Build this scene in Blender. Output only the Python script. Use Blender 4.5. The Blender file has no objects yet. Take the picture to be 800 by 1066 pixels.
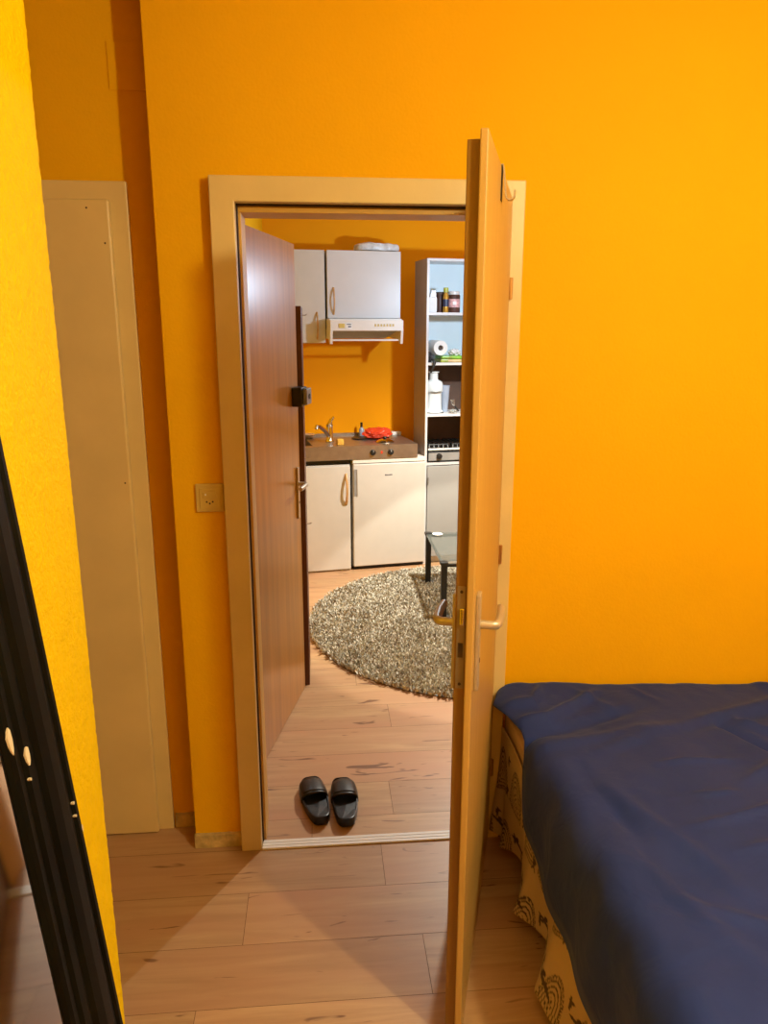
import bpy, bmesh, math, random
import numpy as np
from mathutils import Vector, Matrix, noise
random.seed(7)
S = bpy.context.scene
COL = S.collection
PI = math.pi

# ------------------------------------------------------------------ camera
CAM_D, CAM_H = 2.2545, 1.72
PITCH, YAW, ROLL, FPX = 0.2405, 0.0850, 0.0013, 782.65
cy, sy, cp, sp = math.cos(YAW), math.sin(YAW), math.cos(PITCH), math.sin(PITCH)
F = Vector((sy*cp, cy*cp, -sp)); R = Vector((cy, -sy, 0)); U = R.cross(F)
R2 = R*math.cos(ROLL) + U*math.sin(ROLL); U2 = -R*math.sin(ROLL) + U*math.cos(ROLL)
cam = bpy.data.objects.new('camera', bpy.data.cameras.new('camera')); COL.objects.link(cam)
M4 = Matrix.Identity(4)
for i in range(3):
    M4[i][0] = R2[i]; M4[i][1] = U2[i]; M4[i][2] = -F[i]
M4[0][3], M4[1][3], M4[2][3] = 0, -CAM_D, CAM_H
cam.matrix_world = M4
cam.data.sensor_fit = 'VERTICAL'; cam.data.sensor_height = 36.0
cam.data.lens = FPX/1066*36.0
cam.data.clip_start = 0.02
S.camera = cam

# ------------------------------------------------------------------ view and world
S.view_settings.view_transform = 'Standard'; S.view_settings.look = 'None'
S.view_settings.gamma = 1.0; S.view_settings.use_curve_mapping = False
S.view_settings.exposure = 0.0
W = bpy.data.worlds.new('world'); S.world = W; W.use_nodes = True
W.node_tree.nodes['Background'].inputs[0].default_value = (0.02, 0.02, 0.02, 1)
W.node_tree.nodes['Background'].inputs[1].default_value = 1.0

# ------------------------------------------------------------------ lamps' light
L1 = Vector((1.28, -1.98, 2.34))      # pendant bulb in the bedroom
L2 = Vector((1.15, 2.10, 1.96))       # floor lamp in the kitchen
def point(name, loc, power, col, rad):
    l = bpy.data.lights.new(name, 'POINT'); l.energy = power; l.color = col; l.shadow_soft_size = rad
    o = bpy.data.objects.new(name, l); o.location = loc; COL.objects.link(o); return o
point('bedroom_bulb_light', L1, 93, (1.0, 0.84, 0.46), 0.045)
point('kitchen_bulb_light', L2, 37, (0.74, 0.97, 1.22), 0.03)
def spot(name, loc, power, col, half, blend):      # downward cones at the floor lamp; the wide one is added fill
    l = bpy.data.lights.new(name, 'SPOT'); l.energy = power; l.color = col; l.spot_size = 2*half; l.spot_blend = blend
    l.shadow_soft_size = 0.03; o = bpy.data.objects.new(name, l); o.location = loc; COL.objects.link(o)
spot('kitchen_spot_light', L2, 110, (1.0, 0.90, 0.72), math.atan(1.50/1.96), 0.06)
spot('kitchen_fill_light', L2, 190, (1.0, 0.91, 0.72), math.radians(75), 0.8)  # added fill, lifts the floor beyond the inner cone

# ------------------------------------------------------------------ materials
def nodes(name):
    m = bpy.data.materials.new(name); m.use_nodes = True
    nt = m.node_tree; b = nt.nodes['Principled BSDF']
    return m, nt, b
def N(nt, t, **kw):
    n = nt.nodes.new(t)
    for k, v in kw.items():
        if k.startswith('i_'):
            n.inputs[k[2:].replace('_', ' ')].default_value = v
        else: setattr(n, k, v)
    return n
def mix(nt, fac, a, b, blend='MIX'):
    n = nt.nodes.new('ShaderNodeMix'); n.data_type = 'RGBA'; n.blend_type = blend
    for idx, v in ((0, fac), (6, a), (7, b)):
        if hasattr(v, 'is_output') or isinstance(v, bpy.types.NodeSocket): nt.links.new(v, n.inputs[idx])
        else: n.inputs[idx].default_value = v if idx == 0 else (*v, 1)
    return n.outputs[2]
def ramp(nt, src, a, b):
    n = nt.nodes.new('ShaderNodeMapRange'); n.inputs[1].default_value = a; n.inputs[2].default_value = b
    nt.links.new(src, n.inputs[0]); return n.outputs[0]
def pm(name, col, rough=0.5, metal=0.0, var=0.06, scale=12.0, bump=0.0, bscale=80.0, **ex):
    m, nt, b = nodes(name)
    tc = N(nt, 'ShaderNodeTexCoord')
    nz = N(nt, 'ShaderNodeTexNoise', i_Scale=scale, i_Detail=4.0)
    nt.links.new(tc.outputs['Object'], nz.inputs['Vector'])
    d = tuple(c*(1-var*2) for c in col); l = tuple(min(1, c*(1+var)) for c in col)
    nt.links.new(mix(nt, ramp(nt, nz.outputs[0], 0.3, 0.7), d, l), b.inputs['Base Color'])
    b.inputs['Roughness'].default_value = rough; b.inputs['Metallic'].default_value = metal
    if bump:
        n2 = N(nt, 'ShaderNodeTexNoise', i_Scale=bscale, i_Detail=5.0)
        nt.links.new(tc.outputs['Object'], n2.inputs['Vector'])
        bp = N(nt, 'ShaderNodeBump', i_Strength=bump, i_Distance=0.01)
        nt.links.new(n2.outputs[0], bp.inputs['Height']); nt.links.new(bp.outputs[0], b.inputs['Normal'])
    for k, v in ex.items(): b.inputs[k.replace('_', ' ')].default_value = v
    return m
def grain(name, dark, light, scale=(30, 30, 1.5), rough=0.4, bump=0.05, **ex):
    m, nt, b = nodes(name)
    tc = N(nt, 'ShaderNodeTexCoord'); mp = N(nt, 'ShaderNodeMapping'); mp.inputs['Scale'].default_value = scale
    nt.links.new(tc.outputs['Object'], mp.inputs[0])
    nz = N(nt, 'ShaderNodeTexNoise', i_Scale=1.0, i_Detail=6.0, i_Roughness=0.6, i_Distortion=0.4)
    nt.links.new(mp.outputs[0], nz.inputs['Vector'])
    nt.links.new(mix(nt, ramp(nt, nz.outputs[0], 0.3, 0.7), dark, light), b.inputs['Base Color'])
    b.inputs['Roughness'].default_value = rough
    bp = N(nt, 'ShaderNodeBump', i_Strength=bump, i_Distance=0.002)
    nt.links.new(nz.outputs[0], bp.inputs['Height']); nt.links.new(bp.outputs[0], b.inputs['Normal'])
    for k, v in ex.items(): b.inputs[k.replace('_', ' ')].default_value = v
    return m

ORANGE = (0.88, 0.47, 0.002)
M = {}
M['wall'] = pm('orange_wall_paint', ORANGE, 0.75, var=0.015, scale=2.5, bump=0.12, bscale=130, Specular_IOR_Level=0.15)
M['wallk'] = pm('kitchen_orange_paint', (0.98, 0.39, 0.001), 0.75, var=0.015, scale=2.5, bump=0.08, bscale=130, Specular_IOR_Level=0.15)
M['rough'] = pm('lamp_yellowed_roughcast', (0.97, 0.68, 0.001), 0.7, var=0.02, scale=30, bump=0.5, bscale=110, Specular_IOR_Level=0.1)  # same wall paint, its strong lamp light put into the yellow
M['ceil'] = pm('ceiling_paint', (0.82, 0.78, 0.70), 0.9, var=0.02)
M['cream'] = pm('cream_gloss_paint', (0.76, 0.59, 0.27), 0.38, var=0.03, scale=6, bump=0.05, bscale=60)
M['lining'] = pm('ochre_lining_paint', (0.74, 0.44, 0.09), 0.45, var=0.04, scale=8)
M['base'] = pm('worn_cream_baseboard', (0.62, 0.46, 0.18), 0.6, var=0.2, scale=25, bump=0.3)
M['seal'] = pm('dark_seal', (0.05, 0.025, 0.015), 0.7, var=0.4, scale=30)
M['beech'] = grain('beech_veneer', (0.50, 0.31, 0.085), (0.59, 0.38, 0.115), (28, 28, 1.2), 0.36, 0.03)
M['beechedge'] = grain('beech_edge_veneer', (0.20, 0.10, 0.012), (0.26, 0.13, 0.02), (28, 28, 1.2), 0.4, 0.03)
M['redwood'] = grain('brown_door_veneer', (0.34, 0.150, 0.022), (0.50, 0.225, 0.035), (22, 22, 1.1), 0.30, 0.05, Coat_Weight=0.35, Coat_Roughness=0.22)
M['darkwood'] = grain('dark_brown_board', (0.085, 0.025, 0.012), (0.12, 0.038, 0.018), (30, 30, 2), 0.45)
M['coollit'] = pm('cool_lit_back_panel', (0.80, 0.94, 0.98), 0.5, var=0.01)  # white shelf back, tinted for the cool lamp light on it
M['appliance'] = pm('white_appliance_plastic', (0.66, 0.72, 0.76), 0.4, var=0.01)
M['white'] = pm('white_laminate', (0.66, 0.645, 0.645), 0.35, var=0.01)
M['greyfront'] = pm('light_grey_front', (0.36, 0.36, 0.35), 0.45, var=0.015)
M['whitekit'] = pm('white_kitchen_front', (0.64, 0.61, 0.56), 0.38, var=0.015)
M['shelfback'] = pm('brown_and_back_shade', (0.085, 0.045, 0.030), 0.6, var=0.1)  # lower shelf back: compartment shade put into the brown; also a lid and core
M['ivory'] = pm('ivory_plastic', (0.66, 0.48, 0.12), 0.4, var=0.02)
M['hoodwhite'] = pm('hood_enamel', (0.80, 0.76, 0.70), 0.35, var=0.02)
M['steel'] = pm('brushed_steel', (0.40, 0.34, 0.28), 0.36, 0.85, var=0.06, scale=20)
M['platesteel'] = pm('dull_lock_steel', (0.30, 0.24, 0.15), 0.45, 0.5, var=0.1)
M['sideshade'] = pm('shaded_side_board', (0.34, 0.27, 0.235), 0.5, var=0.03)  # shelf's outer side, darkened for the shade on its unlit face
M['chrome'] = pm('chrome', (0.78, 0.76, 0.73), 0.12, 1.0, var=0.02)
M['satin'] = pm('satin_aluminium', (0.60, 0.55, 0.46), 0.38, 0.55, var=0.03)
M['brass'] = pm('dull_brass', (0.55, 0.36, 0.15), 0.38, 1.0, var=0.05)
M['black'] = pm('black_plastic', (0.012, 0.012, 0.012), 0.4, var=0.1)
M['rubber'] = pm('black_rubber', (0.004, 0.004, 0.005), 0.38, var=0.15, bump=0.08, bscale=200)
M['footbed'] = pm('black_footbed', (0.008, 0.009, 0.011), 0.45, var=0.15, bump=0.15, bscale=260)
M['grey'] = pm('grey_plastic', (0.30, 0.29, 0.28), 0.45)
M['woodhandle'] = pm('varnished_pine', (0.62, 0.36, 0.15), 0.35, var=0.08, scale=40)
M['red'] = pm('red_plastic', (0.75, 0.06, 0.02), 0.35, var=0.12, scale=40, bump=0.2)
M['yellow'] = pm('yellow_sponge', (0.75, 0.42, 0.06), 0.9, var=0.1, bump=0.4)
M['plasticbag'] = pm('milky_plastic_film', (0.78, 0.78, 0.80), 0.25, var=0.12, scale=30, bump=0.3, bscale=40)
M['paper'] = pm('white_paper', (0.85, 0.85, 0.84), 0.85, var=0.02)
M['blueglass'] = pm('blue_grey_plastic', (0.35, 0.42, 0.55), 0.3, var=0.05)
M['green'] = pm('green_packet', (0.22, 0.50, 0.06), 0.35, var=0.25, scale=30)
M['olive'] = pm('olive_packet', (0.40, 0.45, 0.06), 0.35, var=0.25, scale=30)
M['peach'] = pm('peach_print', (0.80, 0.50, 0.28), 0.4, var=0.1)
M['darkcloth'] = pm('dark_grey_cloth', (0.05, 0.05, 0.06), 0.8, var=0.4, scale=40, bump=0.3)
M['brownbox'] = pm('brown_card', (0.085, 0.03, 0.02), 0.5, var=0.2)
M['pink'] = pm('pink_print', (0.75, 0.42, 0.42), 0.5, var=0.2, scale=60)
M['gold'] = pm('gold_foil', (0.65, 0.38, 0.06), 0.3, 0.7)
M['navydark'] = pm('navy_cap', (0.02, 0.03, 0.08), 0.4)
M['chip'] = pm('bare_plaster_chip', (0.80, 0.72, 0.55), 0.8, var=0.1)
M['gloss'] = pm('black_lacquer', (0.004, 0.0045, 0.003), 0.5, var=0.3, scale=8, Specular_IOR_Level=0.10)
M['mattress'] = pm('tan_fitted_sheet', (0.66, 0.47, 0.27), 0.85, var=0.06, bump=0.1)
M['bulb'] = pm('frosted_bulb', (0.9, 0.85, 0.75), 0.3)

m, nt, b = nodes('mirror_glass'); tc = N(nt, 'ShaderNodeTexCoord')
nz = N(nt, 'ShaderNodeTexNoise', i_Scale=3.0); nt.links.new(tc.outputs['Object'], nz.inputs['Vector'])
nt.links.new(mix(nt, nz.outputs[0], (0.60, 0.61, 0.60), (0.66, 0.67, 0.66)), b.inputs['Base Color'])
b.inputs['Metallic'].default_value = 1; b.inputs['Roughness'].default_value = 0.05; M['mirror'] = m

m, nt, b = nodes('table_glass'); b.inputs['Alpha'].default_value = 0.4; tc = N(nt, 'ShaderNodeTexCoord')
nz = N(nt, 'ShaderNodeTexNoise', i_Scale=5.0); nt.links.new(tc.outputs['Object'], nz.inputs['Vector'])
nt.links.new(mix(nt, nz.outputs[0], (0.13, 0.15, 0.135), (0.16, 0.18, 0.165)), b.inputs['Base Color'])
b.inputs['Roughness'].default_value = 0.12; M['glass'] = m

m, nt, b = nodes('clear_glass'); tc = N(nt, 'ShaderNodeTexCoord')
nz = N(nt, 'ShaderNodeTexNoise', i_Scale=5.0); nt.links.new(tc.outputs['Object'], nz.inputs['Vector'])
nt.links.new(mix(nt, nz.outputs[0], (0.75, 0.78, 0.75), (0.85, 0.88, 0.86)), b.inputs['Base Color'])
b.inputs['Roughness'].default_value = 0.08; b.inputs['Transmission Weight'].default_value = 0.8; M['clear'] = m

# oak laminate, one random value per plank in the attribute 'plank'
m, nt, b = nodes('oak_laminate')
tc = N(nt, 'ShaderNodeTexCoord'); at = N(nt, 'ShaderNodeAttribute', attribute_name='plank')
cmb = N(nt, 'ShaderNodeCombineXYZ'); mul = N(nt, 'ShaderNodeMath', operation='MULTIPLY'); mul.inputs[1].default_value = 37.0
nt.links.new(at.outputs['Fac'], mul.inputs[0]); nt.links.new(mul.outputs[0], cmb.inputs[2]); nt.links.new(mul.outputs[0], cmb.inputs[0])
add = N(nt, 'ShaderNodeVectorMath', operation='ADD'); nt.links.new(tc.outputs['Object'], add.inputs[0]); nt.links.new(cmb.outputs[0], add.inputs[1])
mp = N(nt, 'ShaderNodeMapping'); mp.inputs['Scale'].default_value = (2.2, 26, 1); nt.links.new(add.outputs[0], mp.inputs[0])
n1 = N(nt, 'ShaderNodeTexNoise', i_Scale=1.0, i_Detail=7.0, i_Roughness=0.62, i_Distortion=0.7); nt.links.new(mp.outputs[0], n1.inputs['Vector'])
mp2 = N(nt, 'ShaderNodeMapping'); mp2.inputs['Scale'].default_value = (5.0, 26, 1); nt.links.new(add.outputs[0], mp2.inputs[0])
n2 = N(nt, 'ShaderNodeTexNoise', i_Scale=1.0, i_Detail=2.0, i_Roughness=0.5, i_Distortion=1.2); nt.links.new(mp2.outputs[0], n2.inputs['Vector'])
mp3 = N(nt, 'ShaderNodeMapping'); mp3.inputs['Scale'].default_value = (1.2, 5, 1); nt.links.new(add.outputs[0], mp3.inputs[0])
n3 = N(nt, 'ShaderNodeTexNoise', i_Scale=1.0, i_Detail=3.0); nt.links.new(mp3.outputs[0], n3.inputs['Vector'])
c = mix(nt, ramp(nt, n1.outputs[0], 0.32, 0.68), (0.40, 0.232, 0.112), (0.58, 0.372, 0.195))
c = mix(nt, ramp(nt, n3.outputs[0], 0.35, 0.70), c, (0.50, 0.27, 0.145))
tint = N(nt, 'ShaderNodeMapRange'); tint.inputs[3].default_value = 0.90; tint.inputs[4].default_value = 1.06
nt.links.new(at.outputs['Fac'], tint.inputs[0])
vm = N(nt, 'ShaderNodeVectorMath', operation='SCALE'); nt.links.new(c, vm.inputs[0]); nt.links.new(tint.outputs[0], vm.inputs['Scale'])
c = mix(nt, ramp(nt, n2.outputs[0], 0.66, 0.72), vm.outputs[0], (0.20, 0.095, 0.045))
nt.links.new(c, b.inputs['Base Color']); b.inputs['Roughness'].default_value = 0.42
bp = N(nt, 'ShaderNodeBump', i_Strength=0.08, i_Distance=0.002); nt.links.new(n1.outputs[0], bp.inputs['Height']); nt.links.new(bp.outputs[0], b.inputs['Normal'])
M['floor'] = m
M['gap'] = pm('plank_joint', (0.12, 0.06, 0.03), 0.9)

# navy duvet
m, nt, b = nodes('navy_duvet_cotton'); tc = N(nt, 'ShaderNodeTexCoord')
nz = N(nt, 'ShaderNodeTexNoise', i_Scale=5.0, i_Detail=6.0); nt.links.new(tc.outputs['Object'], nz.inputs['Vector'])
n5 = N(nt, 'ShaderNodeTexNoise', i_Scale=9.0, i_Detail=3.0, i_Distortion=0.5); nt.links.new(tc.outputs['Object'], n5.inputs['Vector'])
nt.links.new(mix(nt, ramp(nt, nz.outputs[0], 0.3, 0.7), (0.016, 0.036, 0.200), (0.022, 0.044, 0.235)), b.inputs['Base Color'])
b.inputs['Roughness'].default_value = 0.72; b.inputs['Specular IOR Level'].default_value = 0.2; b.inputs['Sheen Weight'].default_value = 0.15; b.inputs['Sheen Tint'].default_value = (0.5, 0.6, 1.0, 1); b.inputs['Sheen Roughness'].default_value = 0.4
bp = N(nt, 'ShaderNodeBump', i_Strength=0.5, i_Distance=0.016); nt.links.new(n5.outputs[0], bp.inputs['Height']); nt.links.new(bp.outputs[0], b.inputs['Normal'])
M['navy'] = m

def vcol_mat(name, attr, rough=0.85):
    m, nt, b = nodes(name); a = N(nt, 'ShaderNodeAttribute', attribute_name=attr)
    tc = N(nt, 'ShaderNodeTexCoord'); nz = N(nt, 'ShaderNodeTexNoise', i_Scale=90.0); nt.links.new(tc.outputs['Object'], nz.inputs['Vector'])
    c = mix(nt, 0.12, a.outputs['Color'], nz.outputs['Color'], 'MULTIPLY')
    nt.links.new(c, b.inputs['Base Color']); b.inputs['Roughness'].default_value = rough
    return m
M['paisley'] = vcol_mat('paisley_print_cotton', 'print')
M['rug'] = vcol_mat('shag_pile', 'pile', 0.95)

# ------------------------------------------------------------------ mesh helpers
def NB(): return bmesh.new()
def box(bm, x0, x1, y0, y1, z0, z1, bev=0.0):
    r = bmesh.ops.create_cube(bm, size=1)
    vs = r['verts']
    for v in vs:
        v.co.x = x0 + (v.co.x+.5)*(x1-x0); v.co.y = y0 + (v.co.y+.5)*(y1-y0); v.co.z = z0 + (v.co.z+.5)*(z1-z0)
    if bev:
        es = list({e for v in vs for e in v.link_edges})
        bmesh.ops.bevel(bm, geom=es, offset=bev, segments=2, profile=.5, affect='EDGES')
    return bm
def tube(bm, pts, r, seg=12, cap=True, flat=None):
    """sweep; r a number or a list; flat=(a,b) scales the ring's two axes"""
    pts = [Vector(p) for p in pts]; n = len(pts)
    rs = r if isinstance(r, (list, tuple)) else [r]*n
    rings = []; prev = None
    for i, p in enumerate(pts):
        t = (pts[min(i+1, n-1)] - pts[max(i-1, 0)]).normalized()
        if prev is None:
            a = Vector((0, 0, 1)) if abs(t.z) < .9 else Vector((1, 0, 0))
            u = t.cross(a).normalized()
        else:
            u = (prev - t*prev.dot(t)).normalized()
        prev = u; w = t.cross(u)
        fa, fb = flat or (1, 1)
        rings.append([bm.verts.new(p + u*math.cos(2*PI*k/seg)*rs[i]*fa + w*math.sin(2*PI*k/seg)*rs[i]*fb) for k in range(seg)])
    for a, b_ in zip(rings, rings[1:]):
        for k in range(seg):
            bm.faces.new((a[k], a[(k+1) % seg], b_[(k+1) % seg], b_[k]))
    if cap:
        bm.faces.new(rings[0][::-1]); bm.faces.new(rings[-1])
    return bm
def lathe(bm, prof, c=(0, 0, 0), seg=24, axis='z'):
    rings = []
    for r, h in prof:
        ring = []
        for k in range(seg):
            a = 2*PI*k/seg; x, y = r*math.cos(a), r*math.sin(a)
            p = (x, y, h) if axis == 'z' else ((x, h, y) if axis == 'y' else (h, x, y))
            ring.append(bm.verts.new(Vector(c)+Vector(p)))
        rings.append(ring)
    for a, b_ in zip(rings, rings[1:]):
        for k in range(seg):
            bm.faces.new((a[k], a[(k+1) % seg], b_[(k+1) % seg], b_[k]))
    bm.faces.new(rings[0][::-1]); bm.faces.new(rings[-1])
    return bm
def prism(bm, poly, y0, y1, axis='y'):
    """polygon of (a,b) extruded along an axis"""
    def P(a, b_, t): return {'y': (a, t, b_), 'x': (t, a, b_), 'z': (a, b_, t)}[axis]
    A = [bm.verts.new(P(a, b_, y0)) for a, b_ in poly]; B = [bm.verts.new(P(a, b_, y1)) for a, b_ in poly]
    bm.faces.new(A); bm.faces.new(B[::-1])
    for i in range(len(A)):
        j = (i+1) % len(A); bm.faces.new((A[i], B[i], B[j], A[j]))
    return bm
def grid(bm, fn, nu, nv, closed=False):
    V = [[bm.verts.new(fn(i/(nu-1), j/(nv-1))) for j in range(nv)] for i in range(nu)]
    for i in range(nu-1):
        for j in range(nv-1):
            bm.faces.new((V[i][j], V[i+1][j], V[i+1][j+1], V[i][j+1]))
    return V
def obj(name, bm, mat, parent=None, smooth=False, bevel=0.0, loc=None, recalc=True):
    if recalc: bmesh.ops.recalc_face_normals(bm, faces=bm.faces)
    me = bpy.data.meshes.new(name); bm.to_mesh(me); bm.free()
    me.materials.append(M[mat])
    if smooth: me.polygons.foreach_set('use_smooth', [True]*len(me.polygons))
    o = bpy.data.objects.new(name, me); COL.objects.link(o)
    if parent: o.parent = parent
    if loc: o.location = loc
    if bevel:
        md = o.modifiers.new('bevel', 'BEVEL'); md.width = bevel; md.segments = 2; md.limit_method = 'ANGLE'; md.angle_limit = math.radians(40)
    if smooth:
        try: me.set_sharp_from_angle(angle=math.radians(40))
        except Exception: pass
    return o
def thing(name, label, cat, loc=(0, 0, 0), rz=0.0, group=None):
    o = bpy.data.objects.new(name, None); COL.objects.link(o); o.location = loc; o.rotation_euler = (0, 0, rz)
    o.empty_display_size = .05
    o['label'] = label; o['category'] = cat
    if group: o['group'] = group
    return o
def tag(o, label, cat, group=None):
    o['label'] = label; o['category'] = cat
    if group: o['group'] = group
    return o
def struct(o, label=None):
    o['kind'] = 'structure'
    if label: o['label'] = label
    return o
def bx(name, d, mat, parent=None, bevel=0.0): return obj(name, box(NB(), *d), mat, parent, bevel=bevel)
def sbox(name, d, mat, label=None, bevel=0.0): return struct(bx(name, d, mat, bevel=bevel), label)

# ------------------------------------------------------------------ room shell
CZ = 2.62
# floor of laminate planks: rows run along x, one mesh
bm = NB(); lay = bm.loops.layers.float_color.new('plank')
def plank(x0, x1, y0, y1, v):
    g = 0.0007
    vs = [bm.verts.new(p) for p in ((x0+g, y0+g, 0), (x1-g, y0+g, 0), (x1-g, y1-g, 0), (x0+g, y1-g, 0))]
    f = bm.faces.new(vs)
    for l in f.loops: l[lay] = (v, v, v, 1)
rows = []
y = -0.02
while y > -3.8: rows.append((y-.205, y)); y -= .205
rows.append((-0.02, 0.13)); y = 0.13
while y < 4.1: rows.append((y, y+.205)); y += .205
known = {-0.225: .18, -0.43: 1.05, -0.635: .27, 0.13: .24, 0.745: .29, 0.335: -.45, 0.54: .80, 0.95: .95, 1.155: .155, -0.84: -.35}
for ya, yb in rows:
    off = None
    for k, v in known.items():
        if abs(ya-k) < .01: off = v
    if off is None: off = random.uniform(-.6, .7)
    xx = off - 1.3*3
    while xx < 3.2:
        plank(max(xx, -1.7), min(xx+1.3, 3.2), ya, yb, random.random()) if xx+1.3 > -1.7 else None
        xx += 1.3
# dark joint bed and thickness below the planks
fl = obj('floor', bm, 'floor', recalc=False)
struct(fl, 'oak laminate plank floor')
sbox('floor_base', (-1.75, 3.25, -3.85, 4.3, -.06, -.0008), 'gap')

XR = 2.75
sbox('wall_doorway', (-.447, -.235, .01, .14, 0, CZ), 'wall', 'orange wall piece left of the doorway')
bm = NB(); box(bm, .562, XR, .01, .14, 0, CZ); box(bm, -.235, .562, .01, .14, 2.09, CZ)
struct(obj('wall_doorway_right', bm, 'wall'), 'orange wall over and right of the doorway')
sbox('wall_alcove', (-1.7, -.446, .13, .16, 0, CZ), 'wall', 'orange wall set back behind the cream door')
sbox('wall_alcove_end', (-1.75, -1.7, -.9, .16, 0, CZ), 'wall')
sbox('wall_right', (XR, XR+.1, -3.8, .14, 0, CZ), 'wall')
sbox('wall_rear', (-1.7, XR+.1, -3.85, -3.8, 0, CZ), 'wall')
sbox('wall_kitchen_far', (-1.0, 3.6, 3.55, 3.65, 0, CZ), 'wallk', 'orange kitchen wall behind the units')
sbox('wall_kitchen_left', (-.46, -.38, .14, 3.55, 0, CZ), 'wall')
sbox('wall_kitchen_right', (3.1, 3.2, .14, 4.2, 0, CZ), 'wall')
sbox('ceiling', (-1.75, 3.25, -3.85, 4.3, CZ, CZ+.05), 'ceil')
# rough-plastered left wall, ends in an uneven outer corner
WX, WY = -.440, -.900
def wl(u, v):
    s = u*1.16; z = v*CZ            # run along the face, then round the corner
    if s < 1.0: p = Vector((WX, WY-.012-1.0+s, z)); n = Vector((1, 0, 0))
    elif s < 1.019:
        a = (s-1.0)/.019*PI/2; p = Vector((WX-.012+.012*math.cos(a), WY-.012+.012*math.sin(a), z)); n = Vector((math.cos(a), math.sin(a), 0))
    else: p = Vector((WX-.012-(s-1.019), WY, z)); n = Vector((0, 1, 0))
    q = p*1.0
    d = noise.noise(q*95)*.0012 + noise.noise(q*48+Vector((3, 1, 2)))*.0008 + noise.noise(q*3)*.0006
    return p + n*d
bm = NB(); grid(bm, wl, 175, 330)
box(bm, -1.7, WX-.004, -3.8, WY-.9, 0, CZ); box(bm, -1.7, WX-.012, -3.8, WY-.004, 0, CZ)
box(bm, -1.7, WX, -3.8, WY-1.0, 0, CZ)
struct(obj('wall_left', bm, 'rough', smooth=True), 'roughcast wall at the left edge, yellowed for strong lamp light')

# door casing of the bedroom doorway (frame, lining and the dark rebate seal)
XA, XI, XB, XJ = -.291, -.2235, .590, .535
ZT, ZI = 2.122, 2.055
FY = -.028
tr = struct(bpy.data.objects.new('trim_1', None), 'cream painted door casing round the open doorway'); COL.objects.link(tr)
bm = NB(); prism(bm, [(XA, 0), (XI, 0), (XI, ZI), (XJ, ZI), (XJ, 0), (XB, 0), (XB, ZT), (XA, ZT)], FY, .01)
obj('casing', bm, 'cream', tr, bevel=.003)
bm = NB(); box(bm, XI-.012, XI+.004, .01, .028, 0, ZI+.004); box(bm, XI, XJ, .01, .028, ZI-.004, ZI+.03); box(bm, XJ-.004, XJ+.012, .01, .028, 0, ZI)
obj('rebate_seal', bm, 'seal', tr)
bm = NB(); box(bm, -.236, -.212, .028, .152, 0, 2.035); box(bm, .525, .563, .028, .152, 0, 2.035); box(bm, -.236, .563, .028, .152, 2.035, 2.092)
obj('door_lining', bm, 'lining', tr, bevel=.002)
bm = NB()
for z in (1.80, 1.00, .25): tube(bm, [(.5535, -.034, z), (.5535, -.034, z+.06)], .0075, 12)
obj('hinge', bm, 'brass', tr)
# threshold strip with ridges
bm = NB(); box(bm, -.222, .535, -.028, .018, 0, .004, .0015)
for k in range(3): box(bm, -.222, .535, -.0265+k*.015, -.0135+k*.015, .003, .0062, .001)
M['thresh'] = pm('white_aluminium_strip', (0.88, 0.86, 0.84), 0.45, 0.0, var=0.03)
struct(obj('trim_2', bm, 'thresh'), 'pale ridged threshold strip across the doorway')
# baseboards
def baseboard(name, x0, x1, yf, label):
    def fn(u, v):
        x = x0+(x1-x0)*u; top = .052+.003*noise.noise(Vector((x*40, 1, 1)))
        return {0: Vector((x, yf+.010, .001)), 1: Vector((x, yf-.001, .001)), 2: Vector((x, yf-.001+.001*noise.noise(Vector((x*60, 0, 0))), top-.004)), 3: Vector((x, yf+.010, top))}[round(v*3)]
    b_ = NB(); grid(b_, fn, 60, 4); struct(obj(name, b_, 'base'), label)
baseboard('baseboard_doorway', -.450, -.292, .000, 'worn cream baseboard beside the doorway')
baseboard('baseboard_alcove', -.536, -.448, .119, 'worn cream baseboard in the shaded alcove')
# alcove door, cream, closed
d1 = struct(bpy.data.objects.new('door_1', None), 'cream painted closed door in the alcove'); COL.objects.link(d1)
bm = NB(); prism(bm, [(-.600, 0), (-.541, 0), (-.541, 2.126), (-1.46, 2.126), (-1.46, 0), (-1.40, 0), (-1.40, 2.07), (-.600, 2.07)], .113, .1305)
obj('casing', bm, 'cream', d1, bevel=.003)
bm = NB(); box(bm, -1.42, -.5885, .090, .1128, .004, 2.074)
obj('leaf', bm, 'cream', d1, bevel=.006)
bm = NB()
for x, z in ((-.651, 2.050), (-.607, 1.955), (-.606, 1.251)): tube(bm, [(x, .0897, z), (x, .0890, z)], .0028, 8)
obj('nail_hole', bm, 'seal', d1)
# painted-over junction cover high in the alcove
o = bx('junction_cover', (-.571, -.470, .1265, .1305, 2.365, 2.488), 'wall', bevel=.002)
tag(o, 'square painted-over junction box cover high on the alcove wall', 'cover plate')

# ------------------------------------------------------------------ bedroom door leaf
HX, HY, DW = .552, -.032, .795
TH = math.radians(17.36)
d2 = struct(bpy.data.objects.new('door_2', None), 'beech veneer bedroom door standing wide open, seen edge on'); COL.objects.link(d2)
d2.location = (HX, HY, 0); d2.rotation_euler = (0, 0, math.atan2(-math.cos(TH), -math.sin(TH)))
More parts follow.
